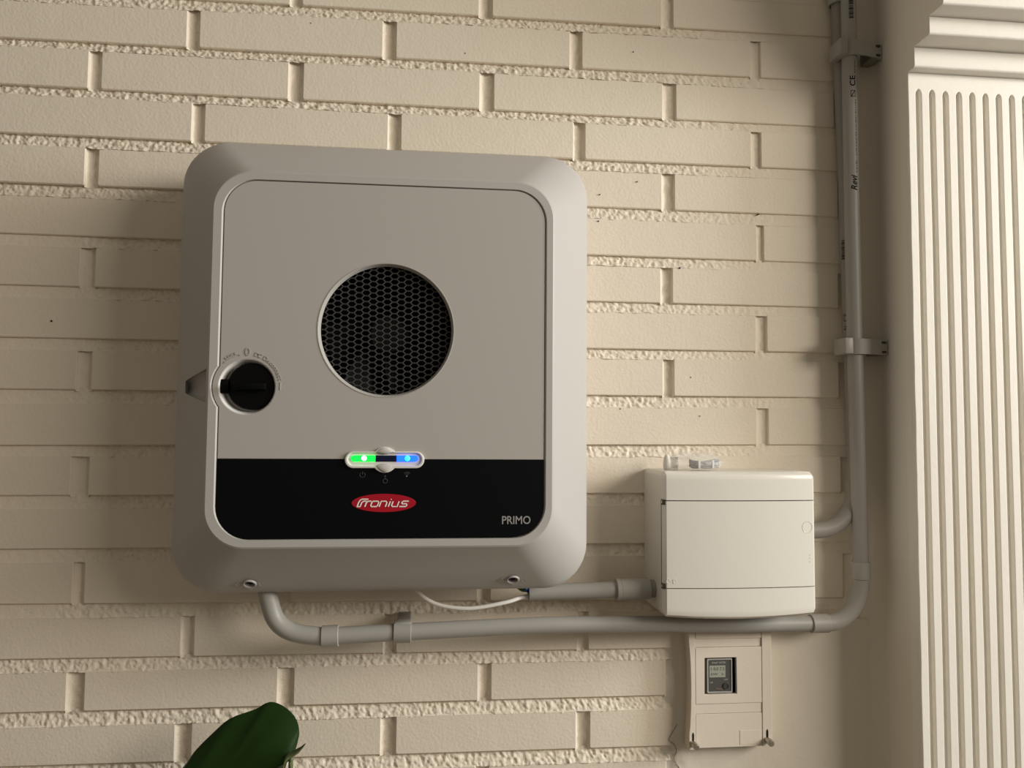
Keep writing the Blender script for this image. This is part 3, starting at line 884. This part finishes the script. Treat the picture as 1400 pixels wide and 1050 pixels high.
for k in range(150):
    t = k/150; a = 2*PI*t*5
    pts.append((0.6745 + (0.0185 - 0.001*math.sin(3*a))*math.cos(a), -0.050 + 0.0085*math.sin(a), 1.2030 + 0.0085*t + 0.0014*math.sin(2.3*a)))
coil = tube('cable_coil', pts, 0.0014, 'coil', None, 8)
tag(coil, 'small coiled grey lead packed inside the clear plastic bag', 'cable')
for k, xx in enumerate((0.665, 0.683)):
    o = bevel_box('cable_tie', xx - .0012, xx + .0012, -0.0605, -0.0585, 1.2024, 1.2125, 0.0003, 'cable', None, 1); o.parent = coil
vv, ff = loft([[(0.6322 + rr*math.cos(2*PI*k/20), -0.030 + rr*math.sin(2*PI*k/20), z) for k in range(20)] for rr, z in ((0.0044, 1.1993), (0.0050, 1.203), (0.0048, 1.209), (0.0040, 1.214), (0.0030, 1.2170), (0.0014, 1.2185))])
tag(obj('wall_plug', vv, ff, 'cable', None, 50), 'small white plastic plug standing beside the clear bag', 'plug')

# ------------------------------------------------------------------ conduits
PR = 0.0100
def wrap_print(name, meshes, cx, cy, r, part, material, theta0):
    """flat print (x across, y along the pipe) wrapped round a vertical pipe"""
    me = join_meshes(name, meshes)
    bm = bmesh.new(); bm.from_mesh(me)
    bmesh.ops.triangulate(bm, faces=bm.faces)
    for _ in range(4):      # short edges only, so the print follows the curve
        es = [e for e in bm.edges if abs(e.verts[0].co.x - e.verts[1].co.x) > 0.0011]
        if not es: break
        bmesh.ops.subdivide_edges(bm, edges=es, cuts=1)
        bmesh.ops.triangulate(bm, faces=bm.faces)
    bm.to_mesh(me); bm.free()
    for v in me.vertices:
        th = theta0 + v.co.x/r; rr = r + 0.00012 + max(v.co.z, 0)
        v.co = (cx + rr*math.sin(th), cy - rr*math.cos(th), v.co.y)
    return sub(link(name, me, material), part)
def rect_mesh(x0, x1, y0, y1):
    me = bpy.data.meshes.new('r'); n = 4
    V = [(x0 + (x1-x0)*i/n, y, 0.00005) for y in (y0, y1) for i in range(n+1)]
    me.from_pydata(V, [], [(i, i+1, n+2+i, n+1+i) for i in range(n)]); return me
def rot_text(s, size, z, x=0.0, **k):
    me = text_raw(s, size, 0.00003, **k); me.materials.clear()
    me.transform(Matrix.Translation((x, z, 0)) @ Matrix.Rotation(PI/2, 4, 'Z')); return me

con = tag(empty('electrical_conduit', (0.14, -0.07, 1.055)),
          'grey plastic conduit from inverter underside along the wall and up the corner, front one', 'conduit')
YH = lambda x: -0.070 + 0.038*min(max((x - 0.20)/0.6165, 0), 1)
elbow_pts = smooth_path([(0.1388, -0.070, 1.066), (0.1398, -0.070, 1.0555), (0.1490, -0.070, 1.0270), (0.1680, -0.070, 1.0115), (0.2010, -0.070, 1.0052), (0.2040, -0.070, 1.0051)], 8)
tube('elbow', elbow_pts, 0.0106, 'pvc2', con, 24)
sleeve('coupling', (0.2025, -0.0700, 1.0051), (0.2225, -0.0693, 1.0057), 0.0102, 0.0124, 'pvc2', con)
hp = smooth_path([(0.2200, YH(.22), 1.0056), (0.30, YH(.30), 1.0070), (0.43, YH(.43), 1.0090), (0.52, YH(.52), 1.0084), (0.6180, YH(.6180), 1.0054), (0.73, YH(.73), 1.0016), (0.8250, YH(.825), 0.9994)], 6)
pipe = tube('pipe', hp, PR, 'pvc', con, 28)
sleeve('coupling', (0.8225, -0.032, 0.9994), (0.8470, -0.032, 0.9994), 0.0100, 0.0120, 'pvc2', con)
el2 = [(0.843, -0.032, 0.9994)] + [(0.8470 + 0.0468*math.sin(PI/2*k/14), -0.032, 0.9994 + 0.0560*(1 - math.cos(PI/2*k/14))) for k in range(15)] + [(0.8938, -0.032, 1.060)]
tube('elbow', el2, 0.0106, 'pvc2', con, 28)
sleeve('coupling', (0.8938, -0.032, 1.0560), (0.8937, -0.032, 1.0785), 0.0100, 0.0120, 'pvc2', con)
vp = [(0.8937, -0.032, 1.076), (0.8930, -0.032, 1.20), (0.8909, -0.032, 1.36), (0.8903, -0.032, 1.60), (0.8907, -0.032, 1.80), (0.8912, -0.032, 2.40)]
vpipe = tube('pipe', vp, PR, 'pvc', con, 36)
# printing on the front pipe
FXc, FYc = 0.8905, -0.032
ms = [rot_text('CE', 0.0100, 1.7245, 0.0, sx=1.25, offset=0.00022)]
th0 = -0.12
wrap_print('printed_marking', ms, FXc + .0001, FYc, PR, vpipe, 'print', th0)
sq = [rect_mesh(-.0030, .0030, 1.7025, 1.7033), rect_mesh(-.0030, .0030, 1.7108, 1.7116), rect_mesh(-.0030, -.0023, 1.7025, 1.7116), rect_mesh(.0023, .0030, 1.7025, 1.7116)]
dm = bpy.data.meshes.new('r'); dm.from_pydata([(-.0030, 1.7030, .00005), (-.0018, 1.7030, .00005), (.0030, 1.7111, .00005), (.0018, 1.7111, .00005)], [], [(0, 1, 2, 3)]); sq.append(dm)
wrap_print('printed_marking', sq, FXc + .0001, FYc, PR, vpipe, 'print', th0)
wrap_print('printed_marking', [rot_text('Revi', 0.0115, 1.5832, 0, shear=0.35, offset=0.0003)], FXc, FYc, PR, vpipe, 'print', th0)
rq = random.Random(11)
ms = []; z = 1.598
while z < 1.700:
    l = rq.uniform(0.0012, 0.0040); ms.append(rect_mesh(-.0007 + rq.uniform(-.0003, .0003), .0008, z, z + l)); z += l + rq.uniform(0.0006, 0.0022)
wrap_print('printed_marking', ms, FXc + .0001, FYc, PR, vpipe, 'faint_print', th0 + 0.31)
ms = []; z = 1.735
while z < 1.752:
    l = rq.uniform(0.002, 0.004); ms.append(rect_mesh(-.0007, .0007, z, z + l)); z += l + 0.0008
wrap_print('printed_marking', ms, FXc + .0001, FYc, PR, vpipe, 'faint_print', th0 + 0.31)
ms = []; z = 1.8120
while z < 1.860:
    l = rq.choice((0.0006, 0.0009, 0.0016)); ms.append(rect_mesh(-.0030, .0030, z, z + l)); z += l + rq.choice((0.0005, 0.0010))
wrap_print('printed_marking', ms, FXc + .0002, FYc, PR, vpipe, 'print', th0 - .07)

bc = tag(empty('electrical_conduit', (0.897, -0.012, 1.118)),
         'grey plastic conduit against the bricks, bending into the side of the white box', 'conduit')
bp_ = [(0.8835, -0.012, 2.40), (0.8862, -0.012, 1.90), (0.8885, -0.012, 1.79), (0.8930, -0.0125, 1.614), (0.8955, -0.013, 1.44), (0.8975, -0.015, 1.26), (0.8980, -0.0165, 1.186)]
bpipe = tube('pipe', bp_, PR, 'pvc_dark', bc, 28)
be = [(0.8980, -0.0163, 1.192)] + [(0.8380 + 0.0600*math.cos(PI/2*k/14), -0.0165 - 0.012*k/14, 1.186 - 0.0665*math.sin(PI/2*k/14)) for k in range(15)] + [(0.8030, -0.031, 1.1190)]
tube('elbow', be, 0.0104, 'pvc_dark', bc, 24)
sleeve('coupling', (0.8852, -0.0125, 1.8460), (0.8842, -0.0125, 1.8760), 0.0100, 0.0123, 'pvc2', bc)
ms = []; z = 1.4850
while z < 1.511:
    l = rq.choice((0.0006, 0.0011, 0.0016)); ms.append(rect_mesh(-.0026, .0026, z, z + l)); z += l + rq.choice((0.0005, 0.0009))
wrap_print('printed_marking', ms, 0.8946, -0.0128, PR, bpipe, 'print', -1.18)
wrap_print('printed_marking', [rot_text('CE', 0.0085, 1.4050, 0.0, sx=1.2)], 0.8957, -0.0134, PR, bpipe, 'print', -1.10)
wrap_print('printed_marking', [rot_text('N', 0.0085, 1.3905)], 0.8957, -0.0134, PR, bpipe, 'print', -1.10)

sc = tag(empty('electrical_conduit', (0.4498, -0.045, 1.0475)),
         'short open ended grey conduit with wires, between inverter and white box', 'conduit')
sleeve('pipe', (0.4498, -0.045, 1.0474), (0.5700, -0.045, 1.0496), 0.0086, PR, 'pvc', sc)
sleeve('coupling', (0.5605, -0.045, 1.0495), (0.5665, -0.045, 1.0496), 0.0100, 0.0136, 'pvc2', sc)
sleeve('coupling', (0.5660, -0.045, 1.0496), (0.6040, -0.045, 1.0500), 0.0100, 0.0130, 'pvc2', sc)
sleeve('coupling', (0.6035, -0.045, 1.0500), (0.6110, -0.045, 1.0500), 0.0100, 0.0112, 'pvc_dark', sc)

tag(tube('white_cable', smooth_path([(0.3060, -0.064, 1.0780), (0.3111, -0.061, 1.0575), (0.3350, -0.060, 1.0390), (0.3748, -0.060, 1.0326), (0.4197, -0.055, 1.0378), (0.4498, -0.046, 1.0432), (0.50, -0.045, 1.0450)], 10), 0.0025, 'cable', None, 14),
    'thin white cable sagging from inverter underside into the open grey conduit', 'cable')
for nm, mt_, dx, dy, lab in (('blue_wire', 'wire_blue', 0.004, -0.050, 'blue wire dropping from inverter into the open conduit end'),
                             ('green_wire', 'wire_green', -0.005, -0.046, 'green wire curving from inverter into the open conduit end'),
                             ('black_wire', 'wire_black', 0.009, -0.043, 'black wire dropping from inverter into the open conduit end')):
    tag(tube(nm, smooth_path([(0.4400 + dx, dy, 1.078), (0.4395 + dx, dy, 1.0600), (0.4440 + dx*0.8, dy, 1.0520), (0.4530 + dx*0.3, -0.045 + (dy + .045)*0.5, 1.0500), (0.50, -0.045, 1.0500 + dx*0.1)], 8), 0.0021, mt_, None, 10), lab, 'wire')

# clamps
def ribbon(name, path, z0, z1, th, material, parent):
    """strap: path in xy, extruded in z, with thickness"""
    P = [Vector((x, y, 0)) for x, y in path]; L = []; Rr = []
    for i, p in enumerate(P):
        t = (P[min(i+1, len(P)-1)] - P[max(i-1, 0)]).normalized(); nn = Vector((-t.y, t.x, 0))
        L.append(p + nn*th/2); Rr.append(p - nn*th/2)
    loop = L + Rr[::-1]
    v, f = loft([[(q.x, q.y, z) for q in loop] for z in (z0, z1)])
    o = obj(name, v, f, material, None, 35)
    return place(o, parent)
for zc, lab in ((1.3628, 'grey plastic saddle clamp halfway up the corner conduits'), (1.7707, 'grey plastic saddle clamp under the printed barcode of the corner conduits')):
    xc = 0.8907
    c = tag(empty('pipe_clamp', (0.936, -0.03, zc)), lab, 'clamp', 'corner conduit clamps')
    path = [(xc - 0.0122, -0.016)] + [(xc + 0.0116*math.cos(R_(a)), -0.032 + 0.0116*math.sin(R_(a))) for a in range(180, 265, 12)] + [(xc + 0.0015, -0.0442), (0.910, -0.0420), (0.9375, -0.0330)]
    ribbon('strap', path, zc - 0.0102, zc + 0.0102, 0.0024, 'pvc', c)
    bevel_box('clip_edge', xc - 0.0205, xc - 0.0095, -0.0460, -0.0160, zc - 0.0100, zc + 0.0112, 0.001, 'pvc', c)
    bevel_box('mounting_foot', 0.9200, 0.9375, -0.0350, -0.0080, zc - 0.0098, zc + 0.0098, 0.0015, 'pvc_dark', c)
    for s_ in (-1, 1):
        bevel_box('clip_slot', 0.9255, 0.9318, -0.0392, -0.0345, zc + s_*0.0064 - 0.0013, zc + s_*0.0064 + 0.0013, 0.0004, 'gap', c, 1)

c = tag(empty('pipe_clamp', (0.2965, 0.0, 1.02)), 'grey plastic clip holding the horizontal conduit below the inverter', 'clamp')
xa, xb = 0.2861, 0.3070; yc, zc = YH(.2965), 1.0070
ro, ri = 0.0125, 0.0102
rings = []
for (x, r0) in ((xa, ri), (xa, ro - .0006), (xa + .0006, ro), (xb - .0006, ro), (xb, ro - .0006), (xb, ri), (xa, ri)):
    rings.append([(x, yc + r0*math.cos(2*PI*k/36), zc + r0*math.sin(2*PI*k/36)) for k in range(36)])
v, f = loft(rings, False, False)
place(obj('clip_ring', v, f, 'pvc', None, 35), c)
bevel_box('clip_shoulder', xa + .001, xb - .0005, -0.070, -0.055, zc + 0.006, zc + 0.0128, 0.001, 'pvc', c)
bevel_box('clip_arm', xa + .003, xb - .002, -0.066, -0.0015, zc - 0.003, zc + 0.0096, 0.001, 'pvc_dark', c)

# ------------------------------------------------------------------ meter cover with meter
mc = tag(empty('meter_cover', (0.718, 0.0, 0.840)), 'cream painted meter cover plate with two thumb screws below the conduit', 'cover')
mx0, mx1, mz0, mz1 = 0.6640, 0.7735, 0.8400, 0.9985
WIN = [(0.6833, 0.9085), (0.7268, 0.9090), (0.7262, 0.9556), (0.6836, 0.9556)]
# bowed frame: left rail narrower in the middle as in the moulded cover
def rail(zz): return 0.0028*math.sin(PI*min(max((zz - 0.862)/0.112, 0), 1))**0.6
left = [(mx0 + rail(mz0 + (mz1 - mz0)*k/24) - 0.0016, mz0 + (mz1 - mz0)*k/24) for k in range(25)][::-1] + [(0.6710, mz0), (0.6710, mz1)]
plate('side_rail', [left], -0.0228, 0.0245, 'cover', mc, 0.0006)
plate('side_rail', [[(0.7607, mz0 + .0012), (mx1, mz0 + .0018), (mx1, mz1), (0.7607, mz1)]], -0.0228, 0.0245, 'cover', mc, 0.0006)
for nm, z0, z1, y, win in (('lower_plate', 0.8418, 0.8842, -0.0222, None), ('middle_strip', 0.8847, 0.8968, -0.0216, None), ('window_plate', 0.8973, 0.9686, -0.0226, WIN), ('upper_strip', 0.9691, 0.9795, -0.0210, None), ('top_strip', 0.9799, 0.9966, -0.0226, None)):
    lp = [(0.6716, z0), (0.7601, z0), (0.7601, z1), (0.6716, z1)]
    plate(nm, [lp] + ([win] if win else []), y, 0.006, 'cover', mc, 0.0003)
bevel_box('back_box', 0.6725, 0.7595, -0.004, 0.0005, 0.8430, 0.9960, 0, 'cavity', mc)
plate('maker_plate', [[(0.7300, 0.8445), (0.7580, 0.8447), (0.7580, 0.8625), (0.7300, 0.8623)]], -0.0226, 0.001, 'cover', mc, 0.0002)
for (x, z) in ((0.6675, 0.8482), (0.7668, 0.8495)):
    s_ = tube('thumb_screw', [(x - 0.001, -0.018, z), (x, -0.0270, z), (x + .001, -0.0330, z - .001), (x + .001, -0.0345, z - .001)], 0.0042, 'brass', mc, 18, [0.003, 0.0042, 0.0042, 0.0032])
    plate('screw_slot', [[(x - .0016, z + .003), (x + .0016, z + .003), (x + .0016, z + .011), (x + .0006, z + .0135), (x - .0006, z + .0135), (x - .0016, z + .011)]], -0.0228, 0.0006, 'gap', mc)
mt = tag(empty('energy_meter', (0.704, -0.012, 0.9095)), 'small dark grey energy meter with display in the cover window', 'meter')
bevel_box('case', 0.6852, 0.7222, -0.0190, -0.0042, 0.9092, 0.9546, 0.001, 'meter', mt)
fo = rrect(0.7046, 0.9318, 0.0338, 0.0436, 0.0012, 3); fi = rrect(0.7046, 0.9318, 0.0306, 0.0404, 0.0010, 3)
plate('face_frame', [fo, fi], -0.0204, 0.0020, 'meter_frame', mt, 0.0003)
face = plate('face', [fi], -0.0196, 0.0012, 'meter_face', mt)
lcd = plate('display', [rrect(0.7016, 0.9373, 0.0215, 0.0150, 0.0004, 2)], -0.0200, 0.0006, 'lcd', mt)
def mtext(name, s, x, z, size, m_, part, w=None):
    me = text_raw(s, size, 0.00008, 0.00004); me.materials.clear()
    if w:
        xs = [q.co.x for q in me.vertices]; me.transform(Matrix.Diagonal((w/(max(xs) - min(xs)), 1, 1, 1)))
    me.transform(Matrix.Translation((x, -0.0201 if part is lcd else -0.0197, z)) @ TO_WALL)
    return sub(link(name, me, m_), part)
mtext('face_lettering', 'SMART METER', 0.7035, 0.9482, 0.0034, 'meter_frame', face, 0.0185)
mtext('face_lettering', '1.0W', 0.7128, 0.9267, 0.0026, 'meter_frame', face)
mtext('face_lettering', 'Lab', 0.6935, 0.9235, 0.0030, 'meter_frame', face)
mtext('face_lettering', 'Fronius', 0.7045, 0.9152, 0.0030, 'red_print', face)
mtext('display_digits', '1 0.0 7.5', 0.7018, 0.9405, 0.0060, 'lcd_ink', lcd, 0.0180)
mtext('display_digits', 'kW   h', 0.7016, 0.9338, 0.0040, 'lcd_ink', lcd, 0.0170)
v, f = loft_xz([(circle(0.7130, 0.9186, 0.0042, 24), -0.0194), (circle(0.7130, 0.9186, 0.0042, 24), -0.0206), (circle(0.7130, 0.9186, 0.0032, 24), -0.0208), (circle(0.7130, 0.9186, 0.0028, 24), -0.0202)])
sub(obj('round_button', v, f, 'meter', None, 40), face)

# ------------------------------------------------------------------ potted plant at the lower edge
pl = tag(empty('potted_plant', (0.20, -0.17, 0.0)), 'potted plant with one big dark green leaf standing against the brick wall', 'plant')
v, f = loft([[(0.20 + rr*math.cos(2*PI*k/32), -0.17 + rr*math.sin(2*PI*k/32), z) for k in range(32)] for rr, z in ((0.080, 0.0), (0.085, 0.004), (0.108, 0.20), (0.116, 0.202), (0.118, 0.235), (0.110, 0.237), (0.104, 0.215))])
place(obj('pot', v, f, 'pot', None, 35), pl)
v, f = loft([[(0.20 + rr*math.cos(2*PI*k/32), -0.17 + rr*math.sin(2*PI*k/32), z) for k in range(32)] for rr, z in ((0.104, 0.19), (0.104, 0.217), (0.05, 0.224))])
place(obj('soil', v, f, 'soil', None, 50), pl)
main_stem = smooth_path([(0.20, -0.17, 0.215), (0.205, -0.165, 0.45), (0.190, -0.145, 0.70), (0.1795, -0.121, 0.870), (0.1790, -0.117, 0.8840), (0.1770, -0.115, 0.8900)], 8)
tube('stem', main_stem, 0.003, 'young', pl, 12, [0.0042 - 0.0026*i/(len(main_stem)-1) for i in range(len(main_stem))])
def leaf(name, upper, lower_, mid, material, y0, cup, nw=7, sub_=4):
    """leaf blade between two edge lines and a midrib (x, z), cupped in depth, with thickness"""
    def dens(pl): return [(p.x, p.z) for p in smooth_path([(x, 0, z) for x, z in pl], sub_)]
    U, Lo, Mi = dens(upper), dens(lower_), dens(mid)
    n = len(U); V = []
    for i in range(n):
        t = i/(n - 1)
        for j in range(-nw, nw + 1):
            q = j/nw; e = U[i] if q > 0 else Lo[i]; a = abs(q)
            x = Mi[i][0] + (e[0] - Mi[i][0])*a; z = Mi[i][1] + (e[1] - Mi[i][1])*a
            y = y0 + cup*(a**1.7) + 0.006*math.sin(PI*t) + (0.0004*math.sin(t*38)*a*a if cup > 0.01 else 0) + 0.0008*math.cos(math.pi*2*(t*6 + a*1.3))*a
            V.append((x, y, z))
    w = 2*nw + 1; b = len(V); V += [(x, y + 0.0007, z) for x, y, z in V]; F = []
    for i in range(n - 1):
        for j in range(w - 1):
            q = (i*w+j, i*w+j+1, (i+1)*w+j+1, (i+1)*w+j)
            F.append(q); F.append(tuple(b + t for t in reversed(q)))
        F.append((i*w, (i+1)*w, b+(i+1)*w, b+i*w)); F.append((i*w+w-1, (i+1)*w+w-1, b+(i+1)*w+w-1, b+i*w+w-1))
    for j in range(w - 1):
        F.append((j, j+1, b+j+1, b+j)); F.append(((n-1)*w+j, (n-1)*w+j+1, b+(n-1)*w+j+1, b+(n-1)*w+j))
    return place(obj(name, V, F, material, None, 60), pl)
up = [(.1815, .8900), (.1842, .9000), (.1856, .9121), (.1815, .9256), (.1702, .9370), (.1575, .9436), (.1481, .9426), (.1366, .9364), (.1097, .9271), (.0909, .9113), (.0738, .8941), (.0650, .8813), (.045, .858), (.020, .832), (.000, .815)]
lo = [(.1740, .8820), (.1720, .8740), (.168, .862), (.160, .850), (.148, .840), (.134, .832), (.120, .826), (.100, .820), (.080, .816), (.062, .814), (.047, .813), (.035, .813), (.024, .813), (.012, .814), (.000, .8149)]
mi = [(.1770 - .177*(k/14)**1.05, .8870 - .072*(k/14)**1.1) for k in range(15)]
big = leaf('leaf', up, lo, mi, 'leaf', -0.128, 0.016)
big['label'] = 'broad dark green leaf blade'
yl = leaf('young_leaf', [(.1725, .8790), (.1722, .8860), (.1745, .8925), (.1800, .8965), (.1880, .9010), (.1963, .9073)],
          [(.1735, .8788), (.1748, .8850), (.1790, .8895), (.1850, .8925), (.1915, .8990), (.1964, .9072)],
          [(.1730, .8789), (.1735, .8855), (.1768, .8910), (.1825, .8945), (.1897, .9000), (.19635, .90725)], 'young', -0.134, 0.003, 4, 4)
yl['label'] = 'narrow pale green young leaf'
tube('stem', smooth_path([(0.20, -0.17, 0.215), (0.215, -0.165, 0.45), (0.200, -0.150, 0.70), (0.1815, -0.134, 0.860), (0.1815, -0.132, 0.8760), (0.1800, -0.131, 0.8880)], 8), 0.0014, 'young', pl, 10)
